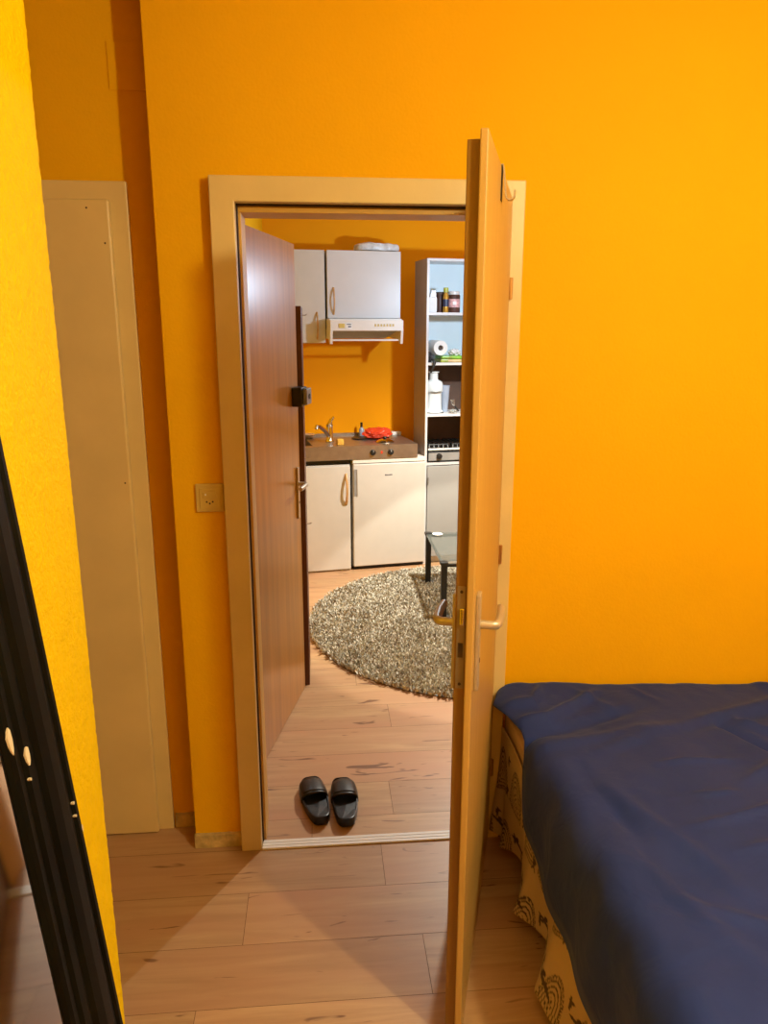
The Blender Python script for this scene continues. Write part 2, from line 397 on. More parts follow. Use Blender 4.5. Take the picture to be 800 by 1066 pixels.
# local: x towards the free edge, y>0 out of the right-hand face
obj('lip_panel', box(NB(), .0, DW, -.016, 0, .012, 2.072), 'beech', d2, bevel=.003)
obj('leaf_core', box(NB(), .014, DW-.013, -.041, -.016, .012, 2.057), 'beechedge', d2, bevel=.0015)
lp = obj('lock_plate', box(NB(), DW-.0135, DW-.0115, -.037, -.019, .955, 1.190), 'platesteel', d2, bevel=.0006)
obj('latch', prism(NB(), [(-.031, DW-.012), (-.022, DW-.012), (-.022, DW-.003), (-.0235, DW-.002)], 1.105, 1.143, 'z') if False else box(NB(), DW-.012, DW-.003, -.030, -.021, 1.105, 1.143), 'chrome', lp, bevel=.0015)
obj('deadbolt_hole', box(NB(), DW-.0117, DW-.0112, -.0335, -.0225, 1.028, 1.062), 'seal', lp)
bm = NB()
for z in (1.178, .966): tube(bm, [(DW-.0117, -.028, z), (DW-.0105, -.028, z)], .0035, 10)
obj('screw', bm, 'seal', lp)
def lever_set(parent, side, xs, zc, mat, y_face, arm=.115, neck=.048, plate=(.034, .225), tow=-1):
    """long plate with a lever; side +1 on y>0 face"""
    s = side; w, h = plate
    pl = obj('handle_plate', box(NB(), xs-w/2, xs+w/2, min(y_face, y_face+s*.010), max(y_face, y_face+s*.010), zc-h*.68, zc+h*.32), mat, parent, bevel=.0025)
    yn = y_face + s*neck
    bm = NB()
    pts = [(xs, y_face+s*.006, zc), (xs, yn-s*.012, zc), (xs+tow*.004, yn-s*.003, zc), (xs+tow*.014, yn, zc), (xs+tow*.06, yn+s*.001, zc), (xs+tow*arm, yn-s*.002, zc-.001)]
    tube(bm, pts, [.0085, .0085, .009, .0092, .0095, .0085], 14, flat=(1.0, 1.15))
    obj('handle_lever', bm, mat, parent, smooth=True)
    b2 = NB(); tube(b2, [(xs, y_face+s*.0095, zc-.085), (xs, y_face+s*.0106, zc-.085)], .006, 12); obj('keyhole', b2, 'seal', pl)
lever_set(d2, 1, DW-.062, 1.088, 'satin', 0.0)
lever_set(d2, -1, DW-.062, 1.088, 'satin', -.041)
# over-door style hook on the right-hand face
hk = thing('coat_hook', 'small flat metal coat hook high on the open bedroom door', 'hook')
hk.location = d2.location; hk.rotation_euler = d2.rotation_euler
bm = NB(); hx = .452
prof = [(.0030, 2.0735), (.0045, 2.066), (.0085, 2.035), (.0110, 2.012), (.0125, 2.004), (.018, 2.000), (.026, 2.001), (.030, 2.006), (.031, 2.020)]
for i in range(len(prof)-1):
    (a, z1), (c_, z2) = prof[i], prof[i+1]
    t = Vector((c_-a, z2-z1)).normalized(); nn = Vector((-t.y, t.x))*.0013
    prism(bm, [(a+nn.x, z1+nn.y), (c_+nn.x, z2+nn.y), (c_-nn.x, z2-nn.y), (a-nn.x, z1-nn.y)], hx-.0125, hx+.0125, 'x')
obj('hook_band', bm, 'satin', hk)
obj('top_clip', box(NB(), hx-.0125, hx+.0125, -.016, .0035, 2.0722, 2.0745), 'satin', hk)
obj('gap_shade', box(NB(), hx-.013, hx+.013, 0.0002, .0024, 1.998, 2.071), 'black', hk)  # black strip painted in for the dark gap behind the band

# ------------------------------------------------------------------ socket with switch
sk = thing('wall_socket', 'cream switch and three-pin socket plate left of the doorway', 'socket', (-.3375, 0.01, 1.2185))
obj('plate', box(NB(), -.042, .042, -.0095, 0, -.0435, .0435), 'ivory', sk, bevel=.003)
obj('inner_frame', box(NB(), -.030, .030, -.012, -.009, -.032, .032), 'ivory', sk, bevel=.0015)
obj('rocker', box(NB(), -.020, .020, -.0155, -.0115, .002, .021), 'ivory', sk, bevel=.0015)
obj('indicator', box(NB(), -.013, -.009, -.0163, -.015, .009, .015), 'paper', sk)
for x, z in ((-.009, -.011), (.009, -.011), (0, -.016)):
    b2 = NB(); tube(b2, [(x, -.0118, z), (x, -.0126, z)], .0028, 10); obj('pin_hole', b2, 'seal', sk)

# ------------------------------------------------------------------ entrance door (brown, ajar, inside the kitchen)
BX2, BY2 = -.097, 1.145; TB = math.radians(13.4); BWD = .90
d3 = struct(bpy.data.objects.new('door_3', None), 'brown wood veneer entrance door standing ajar beyond the doorway'); COL.objects.link(d3)
d3.location = (BX2-BWD*math.sin(TB), BY2-BWD*math.cos(TB), 0); d3.rotation_euler = (0, 0, math.atan2(math.cos(TB), math.sin(TB)))
# local x towards the free edge, y<0 is the face seen
obj('leaf', box(NB(), 0, BWD, 0, .038, .006, 2.064), 'redwood', d3, bevel=.002)
lever_set(d3, -1, BWD-.055, 1.035, 'satin', 0.0, arm=.11, plate=(.02, .235))
lk = obj('lock_box', box(NB(), BWD-.105, BWD-.012, -.045, 0, 1.385, 1.468), 'black', d3, bevel=.004)
obj('lock_cover', box(NB(), BWD-.085, BWD-.004, -.064, -.045, 1.392, 1.462), 'grey', lk, bevel=.004)
b2 = NB(); tube(b2, [(BWD-.045, -.064, 1.427), (BWD-.045, -.067, 1.427)], .012, 16); obj('turn_knob', b2, 'black', lk)

# dark brown tall narrow cabinet behind the entrance door
nc = thing('narrow_cabinet', 'dark brown tall narrow cabinet, only its edge showing behind the brown door', 'cabinet', (-.2275, 1.18, 0))
obj('body', box(NB(), -.1475, .1525, .0, .30, 0, 1.812), 'darkwood', nc, bevel=.002)
for z in (1.775, 1.118, .795):
    b2 = NB(); tube(b2, [(.1520, .12, z), (.1700, .12, z-.001), (.1760, .12, z+.005)], .0022, 8); obj('peg', b2, 'satin', nc)

# ------------------------------------------------------------------ kitchen furniture
# built square to the far wall, then the whole row is turned with that wall (it stands 9 degrees off the doorway wall)
BEFORE = set(COL.objects)
def bow_handle(bm, x, yf, z0, z1, out=.032, r=.0055):
    n = 9; pts = []
    for i in range(n):
        t = i/(n-1); pts.append((x, yf-out*math.sin(PI*t)**.7, z0+(z1-z0)*t))
    pts[0] = (x, yf+.001, z0); pts[-1] = (x, yf+.001, z1)
    tube(bm, pts, [r*1.3, r*1.15, r, r, r, r, r, r*1.15, r*1.3], 10)
    return bm
YU = 3.25
uc = thing('upper_cabinet', 'white wall cabinet directly above the cooker hood', 'cabinet', (.358, 3.547, 1.78))
obj('body', box(NB(), -.262, .262, -.298, 0, 0, .452), 'whitekit', uc)
dr = obj('door', box(NB(), -.262, .262, -.318, -.300, .004, .455), 'white', uc, bevel=.002)
obj('handle', bow_handle(NB(), -.219, -.318, .030, .208), 'woodhandle', dr, smooth=True)
uc = thing('upper_cabinet', 'taller white wall cabinet left of the hood, partly behind the brown door', 'cabinet', (-.128, 3.547, 1.612))
obj('body', box(NB(), -.150, .202, -.280, 0, 0, .618), 'whitekit', uc)
dr = obj('door', box(NB(), -.150, .210, -.300, -.282, .004, .623), 'whitekit', uc, bevel=.002)
obj('handle', bow_handle(NB(), .152, -.300, .030, .210), 'woodhandle', dr, smooth=True)

# hood
hd = thing('cooker_hood', 'white slimline cooker hood under the wall cabinet', 'hood', (.344, 3.547, 1.61))
obj('fascia', box(NB(), -.258, .258, -.470, -.430, .088, .160), 'hoodwhite', hd, bevel=.004)
obj('housing', box(NB(), -.255, .255, -.430, 0, .100, .1695), 'hoodwhite', hd)
for s in (-1, 1):
    b2 = NB(); x0 = s*.258; x1 = s*.240
    prism(b2, [(-.470, .088), (-.455, .0), (-.430, 0), (-.40, .03), (0, .05), (0, .10), (-.44, .10)], min(x0, x1), max(x0, x1), 'x')
    obj('side_bracket', b2, 'hoodwhite', hd, bevel=.0015)
M['mesh'] = pm('grey_filter_mesh', (0.20, 0.20, 0.19), 0.5, 0.3, var=0.1)
b2 = NB(); prism(b2, [(-.425, .099), (-.425, .094), (-.02, .034), (-.02, .040)], -.238, .238, 'x')
fm = obj('filter', b2, 'mesh', hd)
b2 = NB()
for k in range(14):
    t = k/13; yy = -.415+.38*t; zz = .0925-.058*t
    tube(b2, [(-.237, yy, zz), (.237, yy, zz)], .0022, 6)
obj('filter_rib', b2, 'satin', fm)['kind'] = 'stuff'
obj('front_bar', box(NB(), -.238, .238, -.435, -.425, .020, .032), 'hoodwhite', hd)
obj('slider_switch', box(NB(), -.20, -.158, -.474, -.468, .107, .137), 'ivory', hd, bevel=.002)
ds = obj('sticker', box(NB(), -.150, -.108, -.4735, -.4700, .100, .140), 'paper', hd)
obj('printed_mark', box(NB(), -.143, -.114, -.4745, -.4730, .128, .134), 'navydark', ds)
obj('printed_mark', box(NB(), -.135, -.114, -.4745, -.4730, .112, .120), 'navydark', ds)
for k in range(7):
    o = obj('button', box(NB(), .052+k*.021, .064+k*.021, -.4735, -.468, .118, .134), 'ivory', hd, bevel=.001)
    obj('button_mark', box(NB(), .056+k*.021, .060+k*.021, -.4745, -.473, .128, .132), 'grey', o)

# worktop with sink and hobs
wt = thing('kitchen_worktop', 'stainless steel worktop with sink and two hotplates', 'worktop', (0, 3.55, .817))
bm = NB()
x0, x1 = -.290, .695; yf, yb = -.54, -.006
box(bm, x0, -.05, yf+.004, -.46, .085, .097); box(bm, -.05, x1, yf+.004, yb, .085, .097)
box(bm, x0, -.28, -.46, yb, .085, .097); box(bm, -.28, -.05, -.10, yb, .085, .097)
box(bm, x0, x1, yf, yf+.004, .0, .0975)
box(bm, x0, x1, yb-.012, yb, .095, .118); box(bm, x1-.004, x1, yf+.004, yb, .0, .0965)
obj('top', bm, 'steel', wt)
bm = NB(); box(bm, -.28, -.05, -.46, -.10, -.03, -.027); box(bm, -.283, -.28, -.46, -.10, -.03, .09); box(bm, -.05, -.047, -.46, -.10, -.03, .09)
box(bm, -.28, -.05, -.463, -.46, -.03, .09); box(bm, -.28, -.05, -.10, -.097, -.03, .09)
obj('sink_bowl', bm, 'steel', wt)
for x in (.36, .50):
    yy = -.20 if x < .4 else -.17
    b2 = NB(); lathe(b2, [(.075, .097), (.078, .103), (.072, .107), (.02, .107)], (x, yy, 0), 28); obj('hotplate', b2, 'black', wt, smooth=True)
for x in (.366, .496):
    b2 = NB(); lathe(b2, [(.020, yf), (.020, yf-.012), (.017, yf-.018), (.004, yf-.019)], (x, 0, .046), 20, 'y'); k = obj('knob', b2, 'black', wt, smooth=True)
    obj('knob_mark', box(NB(), x-.0012, x+.0012, yf-.0200, yf-.0185, .050, .062), 'paper', k)
obj('pilot_light', box(NB(), .424, .436, yf-.003, yf, .037, .055), 'red', wt)
# faucet
fc = thing('faucet', 'chrome single-lever mixer tap beside the sink', 'tap', (.100, 3.25, .9146)); fc.scale = (1.3, 1.3, 1.3)
b2 = NB(); lathe(b2, [(.024, 0), (.024, .008), (.019, .014), (.018, .085), (.020, .095), (.012, .105)], seg=20); obj('body', b2, 'chrome', fc, smooth=True)
b2 = NB(); tube(b2, [(-.008, -.01, .035), (-.035, -.045, .070), (-.070, -.09, .098), (-.088, -.11, .100), (-.092, -.115, .088)], [.012, .0115, .011, .011, .011], 12); obj('spout', b2, 'chrome', fc, smooth=True)
b2 = NB(); tube(b2, [(.002, 0, .100), (.006, -.004, .118), (.022, -.012, .142)], [.016, .012, .007], 12, flat=(1.1, .8)); obj('lever', b2, 'chrome', fc, smooth=True)
# little things on the worktop
b2 = NB(); box(b2, .125, .17, 3.07, 3.12, .9142, .954, .004); tag(obj('sponge', b2, 'yellow'), 'yellow sponge at the foot of the tap', 'sponge')
b2 = NB(); lathe(b2, [(.035, 0), (.045, .004), (.060, .028), (.064, .030), (.058, .027), (.040, .006), (.01, .005)], (-.03, 3.47, .9142), 24)
tag(obj('soap_dish', b2, 'clear', smooth=True), 'clear glass dish left of the tap', 'dish')
# pan lid lying on the front hotplate
pl = thing('pan_lid', 'round steel pan lid lying in front of the red bag', 'lid', (.485, 3.14, .9146))
pl.location = (.485, 3.14, .9146)
b2 = NB(); lathe(b2, [(.068, 0), (.070, .004), (.058, .014), (.03, .024), (.01, .026)], seg=32); obj('dome', b2, 'chrome', pl, smooth=True)
b2 = NB(); lathe(b2, [(.010, .025), (.016, .034), (.014, .040), (.004, .042)], seg=16); obj('knob', b2, 'black', pl, smooth=True)
# red bag lying behind the lid
bm = NB()
bmesh.ops.create_icosphere(bm, subdivisions=5, radius=1)
for v in bm.verts:
    p = v.co.copy(); n_ = noise.noise(p*1.7+Vector((4, 2, 1)))*.30 + noise.noise(p*4.2)*.14 + abs(noise.noise(p*7))*.12
    q = p*(1+n_); v.co = Vector((q.x*.112, q.y*.062, max(q.z*.043, -.030)+.030))
o = obj('crumpled_bag', bm, 'red', smooth=True, loc=(.475, 3.31, .9142+.0115)); tag(o, 'crumpled bright red plastic bag on the hotplates', 'bag')
bt = thing('bottle', 'small pale bottle with black cap behind the red bag', 'bottle', (.385, 3.475, .9142))
b2 = NB(); lathe(b2, [(.020, 0), (.021, .004), (.020, .052), (.011, .064), (.010, .070)], seg=18); obj('body', b2, 'blueglass', bt, smooth=True)
b2 = NB(); lathe(b2, [(.0095, .068), (.0095, .104), (.006, .107)], seg=14); obj('cap', b2, 'black', bt, smooth=True)
b2 = NB(); box(b2, .625, .700, 3.47, 3.52, .9142, .940, .006); tag(obj('scouring_block', b2, 'paper'), 'pale flat block at the back right of the worktop', 'block')

# base cabinet and fridge
bc = thing('base_cabinet', 'white base cabinet under the sink with curved pine handle', 'cabinet', (-.077, 3.03, 0))
obj('body', box(NB(), -.230, .284, .010, .510, .0, .780), 'whitekit', bc)
dr = obj('door', box(NB(), -.230, .280, -.012, .008, .012, .772), 'whitekit', bc, bevel=.003)
obj('handle', bow_handle(NB(), .250, -.012, .50, .715, .040, .008), 'woodhandle', dr, smooth=True)
obj('top_gap', box(NB(), -.230, .284, .012, .045, .790, .8168), 'black', bc)
fr = thing('fridge', 'white under-counter fridge with grey vertical grip', 'fridge', (.495, 3.02, 0))
obj('body', box(NB(), -.274, .262, .040, .525, .012, .790), 'whitekit', fr, bevel=.003)
dr = obj('door', box(NB(), -.272, .260, -.012, .038, .028, .783), 'whitekit', fr, bevel=.006)
obj('top_board', box(NB(), -.274, .262, -.005, .525, .788, .8165), 'hoodwhite', fr, bevel=.003)
obj('plinth', box(NB(), -.270, .258, .020, .525, 0, .028), 'black', fr)
gp = obj('grip', box(NB(), -.268, -.244, -.0145, -.010, .555, .748), 'grey', dr, bevel=.001)
obj('grip_edge', box(NB(), -.246, -.242, -.018, -.012, .555, .748), 'satin', gp)
b2 = NB(); box(b2, -.040, -.030, -.0135, -.0115, .694, .703)
for k in range(4): box(b2, -.026+k*.010, -.0185+k*.010, -.0135, -.0115, .6955, .7015)
obj('badge', b2, 'navydark', dr)
# plastic film packet on the upper cabinet
bm = NB(); bmesh.ops.create_icosphere(bm, subdivisions=5, radius=1)
for v in bm.verts:
    p = v.co.copy(); sgn = lambda a: (1 if a >= 0 else -1)*abs(a)**.5
    q = Vector((sgn(p.x)*.155, sgn(p.y)*.10, sgn(p.z)*.032)); k = noise.noise(q*16)*.007 + noise.noise(q*50)*.002
    q += p*k; q.z = max(q.z, -.032); v.co = q + Vector((0, 0, .032))
o = obj('plastic_bag', bm, 'plasticbag', smooth=True, loc=(.478, 3.375, 2.2355)); tag(o, 'folded milky plastic bag on top of the wall cabinet', 'bag')

# shelf unit
SX0, SX1, SYF, SYB = .758, 1.16, 3.04, 3.34
def bb2():
    b_ = NB(); box(b_, .004, .016, 0, .30, 0, 2.18); box(b_, 0, .004, 0, .014, 0, 2.18); return b_
su = thing('shelf_unit', 'tall white open shelf unit beside the fridge', 'shelf', (SX0, SYF, 0))
w = SX1-SX0; dp = SYB-SYF
obj('side_panel', box(NB(), 0, .004, .014, dp, 0, 2.18), 'sideshade', su); obj('side_panel', bb2(), 'white', su); obj('side_panel', box(NB(), w-.016, w, 0, dp, 0, 2.18), 'white', su)
obj('top_board', box(NB(), .016, w-.016, 0, dp, 2.164, 2.18), 'white', su)
for z in (1.823, 1.480, 1.118, .765): obj('shelf_board', box(NB(), .016, w-.016, .004, dp-.01, z-.018, z), 'white', su)
obj('back_panel', box(NB(), .016, w-.016, dp-.010, dp, 1.462, 2.164), 'coollit', su)
obj('back_panel', box(NB(), .016, w-.016, dp-.010, dp, 0, 1.462), 'shelfback', su)['label'] = 'lower back panel, browned for the shade between the shelves'
dr = obj('door', box(NB(), .018, w-.004, -.016, 0, .06, .742), 'greyfront', su, bevel=.002)
obj('handle', box(NB(), .020, .027, -.030, -.016, .62, .665), 'grey', dr, bevel=.001)
obj('plinth', box(NB(), .016, w-.016, .03, dp, 0, .06), 'white', su)

def B(name, d, mat, label, cat, bev=.002, group=None):
    return tag(obj(name, box(NB(), *d, bev), mat), label, cat, group)
# top shelf z=1.823
t = thing('spray_can', 'slim dark-capped can at the left of the top shelf', 'can', (.799, 3.18, 1.8236))
b2 = NB(); lathe(b2, [(.014, 0), (.015, .003), (.015, .115), (.010, .122)], seg=16); obj('body', b2, 'white', t, smooth=True)
b2 = NB(); lathe(b2, [(.0125, .120), (.0125, .172), (.009, .176)], seg=16); obj('cap', b2, 'navydark', t, smooth=True)
t = thing('sugar_packet', 'white soft packet standing on the top shelf', 'packet', (.818, 3.10, 1.8236))
b2 = NB(); box(b2, -.034, .028, -.02, .03, 0, .105, .008); obj('pouch', b2, 'paper', t, smooth=True)
b2 = NB(); prism(b2, [(-.020, .105), (.024, .105), (.020, .148), (-.008, .150)], -.006, .012, 'y'); obj('folded_top', b2, 'plasticbag', t)
t = thing('storage_jar', 'dark brown storage jar on the top shelf', 'jar', (.884, 3.15, 1.8236))
b2 = NB(); lathe(b2, [(.030, 0), (.032, .004), (.032, .115), (.030, .12)], seg=24); obj('body', b2, 'brownbox', t, smooth=True)
b2 = NB(); lathe(b2, [(.032, .120), (.032, .136), (.028, .140)], seg=24); obj('lid', b2, 'shelfback', t, smooth=True)
t = thing('bottle', 'gold and amber bottle between brown jar and box', 'bottle', (.911, 3.09, 1.8236))
b2 = NB(); lathe(b2, [(.020, 0), (.021, .003), (.021, .110), (.014, .130), (.013, .138)], seg=20); obj('body', b2, 'gold', t, smooth=True)
b2 = NB(); lathe(b2, [(.0175, .136), (.0175, .166), (.014, .168)], seg=20); obj('cap', b2, 'olive', t, smooth=True)
b2 = NB(); lathe(b2, [(.0216, .04), (.0216, .09)], seg=20); obj('label_band', b2, 'navydark', t, smooth=True)
t = thing('coffee_jar', 'dark brown jar with pink and white label on the top shelf', 'jar', (.979, 3.12, 1.8236))
b2 = NB(); lathe(b2, [(.044, 0), (.046, .004), (.046, .115), (.040, .124)], seg=28); obj('body', b2, 'brownbox', t, smooth=True)
b2 = NB(); lathe(b2, [(.042, .122), (.042, .142), (.038, .145)], seg=28); obj('lid', b2, 'white', t, smooth=True)
b2 = NB(); lathe(b2, [(.0466, .035), (.0466, .092)], seg=28); lb = obj('label_band', b2, 'pink', t, smooth=True)
b2 = NB(); box(b2, -.022, .006, -.0475, -.0463, .052, .075); obj('label_patch', b2, 'paper', lb)
# second shelf z=1.48
bm = NB(); bmesh.ops.create_icosphere(bm, subdivisions=4, radius=1)
for v in bm.verts:
    p = v.co.copy(); q = Vector((p.x*.024, p.y*.06, max(p.z*.038, -.034)))*(1+.25*noise.noise(p*2.5)); q.z = max(q.z, -.034); v.co = q+Vector((0, 0, .034))
o = thing('folded_cloth', 'dark grey bundled cloth with a dangling black strap', 'cloth', (.805, 3.13, 1.4806))
obj('bundle', bm, 'darkcloth', o, smooth=True)
b2 = NB(); tube(b2, [(.012, -.060, .02), (.012, -.104, .006), (.004, -.106, -.028), (-.012, -.104, -.060), (-.016, -.102, -.072)], [.009, .009, .007, .006, .003], 10, flat=(1.3, .6)); obj('strap', b2, 'black', o, smooth=True)
t = thing('paper_roll', 'white kitchen paper roll lying end-on on green packets', 'paper roll', (.884, 3.10, 1.5800))
b2 = NB(); seg = 32
def ringf(u, v):
    a = 2*PI*u; prof_ = [(.019, 0), (.051, 0), (.053, .004), (.053, .22), (.019, .22), (.019, 0)]
    r_, y_ = prof_[round(v*5)]; return Vector((r_*math.cos(a), y_, r_*math.sin(a)))
grid(b2, ringf, seg+1, 6); bmesh.ops.remove_doubles(b2, verts=b2.verts, dist=.0001); obj('roll', b2, 'paper', t, smooth=True)
b2 = NB(); tube(b2, [(0, .03, 0), (0, .2, 0)], .0188, 20); obj('core', b2, 'shelfback', t)
t = thing('food_packet', 'green and yellow flat packet lying lowest under the paper roll', 'packet', (.965, 3.14, 1.4806), group=None)
b2 = NB(); box(b2, -.092, .085, -.08, .08, 0, .024, .008); obj('pouch', b2, 'olive', t, smooth=True)
b2 = NB(); box(b2, -.035, .060, -.0815, -.079, .005, .019); obj('print', b2, 'peach', t)
t = thing('food_packet', 'bright green flat packet, upper one under the paper roll', 'packet', (.965, 3.14, 1.5050))
b2 = NB(); box(b2, -.086, .085, -.085, .08, 0, .0215, .008); obj('pouch', b2, 'green', t, smooth=True)
b2 = NB(); prism(b2, [(-.06, .006), (-.02, .016), (.0, .012), (-.03, .004)], -.0865, -.084, 'y'); obj('print', b2, 'olive', t)
bm = NB(); bmesh.ops.create_icosphere(bm, subdivisions=4, radius=1)
for v in bm.verts:
    p = v.co.copy(); q = Vector((p.x*.042, p.y*.05, p.z*.026))*(1+.35*noise.noise(p*3)); q.z = max(q.z, -.018); v.co = q+Vector((0, 0, .018))
tag(obj('plastic_wrap', bm, 'plasticbag', smooth=True, loc=(.995, 3.12, 1.5280)), 'scrap of milky plastic wrap right of the paper roll', 'wrapping')
# third shelf: juicer, beaker, wire whisk basket
t = thing('juicer', 'white electric juicer with feed chute', 'juicer', (.851, 3.15, 1.1186))
b2 = NB(); lathe(b2, [(.070, .004), (.072, .010), (.060, .022), (.056, .15), (.058, .155)], seg=36); obj('motor_base', b2, 'appliance', t, smooth=True)
b2 = NB(); lathe(b2, [(.064, .150), (.067, .156), (.067, .205), (.060, .222), (.034, .236)], seg=36); obj('bowl_cover', b2, 'appliance', t, smooth=True)
b2 = NB(); lathe(b2, [(.032, .232), (.030, .283), (.040, .289), (.040, .294), (.030, .295)], seg=24); obj('feed_chute', b2, 'appliance', t, smooth=True)
b2 = NB(); prism(b2, [(-.042, .158), (0, .146), (.042, .158), (0, .151)], -.0695, -.055, 'y'); obj('spout_mark', b2, 'black', t)
b2 = NB()
for k in range(9): tube(b2, [(-.036+k*.009, -.0572+abs(-.036+k*.009)*.35, .03), (-.036+k*.009, -.0572+abs(-.036+k*.009)*.35, .135)], .003, 6)
obj('rib', b2, 'appliance', t)['kind'] = 'stuff'
for s in (-1, 1): obj('foot', box(NB(), s*.05-.012, s*.05+.012, -.05, .05, 0, .006), 'black', t)
t = thing('beaker', 'grey-blue tapered beaker beside the juicer', 'beaker', (.952, 3.20, 1.1186))
b2 = NB(); lathe(b2, [(.024, 0), (.026, .004), (.038, .19), (.036, .19), (.022, .006)], seg=24); obj('cup', b2, 'blueglass', t, smooth=True)
t = thing('whisk', 'small wire whisk lying against the shelf side', 'whisk', (.995, 3.12, 1.1186))
b2 = NB(); tube(b2, [(.05, .03, .008), (.01, 0, .045)], .007, 10); obj('handle', b2, 'black', t, smooth=True)
b2 = NB()
for k in range(5):
    a = PI*k/5; c0, s0 = math.cos(a)*.02, math.sin(a)*.02
    tube(b2, [(.01, 0, .045), (-.002+c0*.4, s0, .075+c0), (-.022, 0, .092), (-.002-c0*.4, -s0, .075-c0), (.01, 0, .045)], .0012, 6, cap=False)
obj('wire_loops', b2, 'chrome', t, smooth=True)
t = thing('lemon_squeezer', 'small clear glass squeezer beside the beaker', 'squeezer', (.975, 3.07, 1.118))
t.location = (.975, 3.066, 1.1186)
b2 = NB(); lathe(b2, [(.020, 0), (.026, .003), (.030, .022), (.027, .022), (.018, .006), (.010, .02), (.002, .034)], seg=22); obj('bowl', b2, 'clear', t, smooth=True)
# fourth shelf: camping hob
t = thing('gas_hob', 'portable gas hob with black grates and chrome front', 'hob', (.960, 3.19, .7656))
obj('body', box(NB(), -.172, .172, -.14, .13, .008, .078), 'black', t, bevel=.004)
obj('front_rail', box(NB(), -.176, .176, -.150, -.138, .090, .104), 'hoodwhite', t, bevel=.002)
for s in (-1, 1):
    obj('foot', box(NB(), s*.15-.015, s*.15+.015, -.13, .12, 0, .009), 'black', t)
    b2 = NB(); lathe(b2, [(.04, .078), (.045, .082), (.03, .098), (.01, .1)], (s*.09, 0, 0), 20); obj('burner', b2, 'black', t, smooth=True)
    b2 = NB()
    for k in range(5): tube(b2, [(s*.09-.07+k*.035, -.13, .104), (s*.09-.07+k*.035, -.12, .128), (s*.09-.07+k*.035, .12, .128), (s*.09-.07+k*.035, .125, .08)], .005, 8)
    tube(b2, [(s*.09-.075, -.12, .128), (s*.09+.075, -.12, .128)], .005, 8); tube(b2, [(s*.09-.075, .12, .128), (s*.09+.075, .12, .128)], .005, 8)
    for xx in (-.075, .075): tube(b2, [(s*.09+xx, -.13, .078), (s*.09+xx, -.12, .128)], .005, 8)
    obj('pan_grate', b2, 'black', t, smooth=True)
    b2 = NB(); lathe(b2, [(.022, -.140), (.020, -.158), (.006, -.162)], (s*.09, 0, .045), 18, 'y'); obj('knob', b2, 'black', t, smooth=True)
obj('control_strip', box(NB(), -.17, .17, -.1425, -.1395, .014, .070), 'grey', t)

KROT = Matrix.Translation((.49, 3.01, 0)) @ Matrix.Rotation(math.radians(9), 4, 'Z') @ Matrix.Translation((-.49, -3.01, 0))
for o in list(COL.objects):
    if o.parent is None and (o not in BEFORE or o.name == 'wall_kitchen_far'):
        o.matrix_basis = KROT @ Matrix.LocRotScale(o.location, o.rotation_euler, o.scale)

# ------------------------------------------------------------------ round shag rug
RC, RR = (.929, 1.934), 1.02
rg = thing('round_rug', 'round beige and brown shaggy rug on the kitchen floor', 'rug', (RC[0], RC[1], 0))
bm = NB(); lathe(bm, [(RR-.02, .0005), (RR-.01, .006), (RR-.03, .010), (.1, .010)], seg=96); obj('backing', bm, 'mesh', rg)
rng = np.random.default_rng(3)
n = 70000
r_ = np.sqrt(rng.random(n))*RR; a_ = rng.random(n)*2*PI
px_, py_ = r_*np.cos(a_), r_*np.sin(a_)
ang = rng.random(n)*2*PI; lean = .006+.012*rng.random(n); h = .016+.012*rng.random(n); wd = .0028+.0026*rng.random(n)
la = rng.random(n)*2*PI
lg = np.zeros(n, bool)
for lx_, ly_ in ((.704, 1.964), (.704, 2.620), (1.480, 1.964), (1.480, 2.620)):
    lg |= (np.abs(px_+RC[0]-lx_-.018) < .046) & (np.abs(py_+RC[1]-ly_-.018) < .046)
h[lg] = .0015; lean[lg] = .001; zlow = np.where(lg, .004, .008)
dx, dy = np.cos(ang)*wd, np.sin(ang)*wd
tx, ty = np.cos(la)*lean, np.sin(la)*lean
V = np.zeros((n, 5, 3), np.float32)
zb = zlow
V[:, 0] = np.c_[px_-dx, py_-dy, zlow]; V[:, 1] = np.c_[px_+dx, py_+dy, zlow]
V[:, 2] = np.c_[px_+dx*1.1+tx*.5, py_+dy*1.1+ty*.5, zb+h*.65]; V[:, 3] = np.c_[px_-dx*1.1+tx*.5, py_-dy*1.1+ty*.5, zb+h*.65]
V[:, 4] = np.c_[px_+tx, py_+ty, zb+h]
me = bpy.data.meshes.new('pile')
base = (np.arange(n)*5)[:, None]
faces = np.concatenate([base+np.array([[0, 1, 2, 3]])], 0)
tris = base+np.array([[3, 2, 4]])
me.from_pydata(V.reshape(-1, 3).tolist(), [], faces.tolist()+tris.tolist())
patch = np.array([noise.noise(Vector((x*6, y*6, 0))) for x, y in zip(px_, py_)])
tone = np.clip(rng.random(n)*.95 + patch*.22, 0, 1)[:, None]
cA, cB = np.array([.30, .24, .16]), np.array([1.0, .97, .84])
rgb = cA*(1-tone**1.0)+cB*tone**1.0
colr = np.concatenate([np.repeat(rgb, 5, 0), np.ones((n*5, 1))], 1).astype(np.float32)
ca = me.color_attributes.new('pile', 'FLOAT_COLOR', 'POINT'); ca.data.foreach_set('color', colr.ravel())
me.materials.append(M['rug']); po = bpy.data.objects.new('pile', me); COL.objects.link(po); po.parent = rg; po['kind'] = 'stuff'

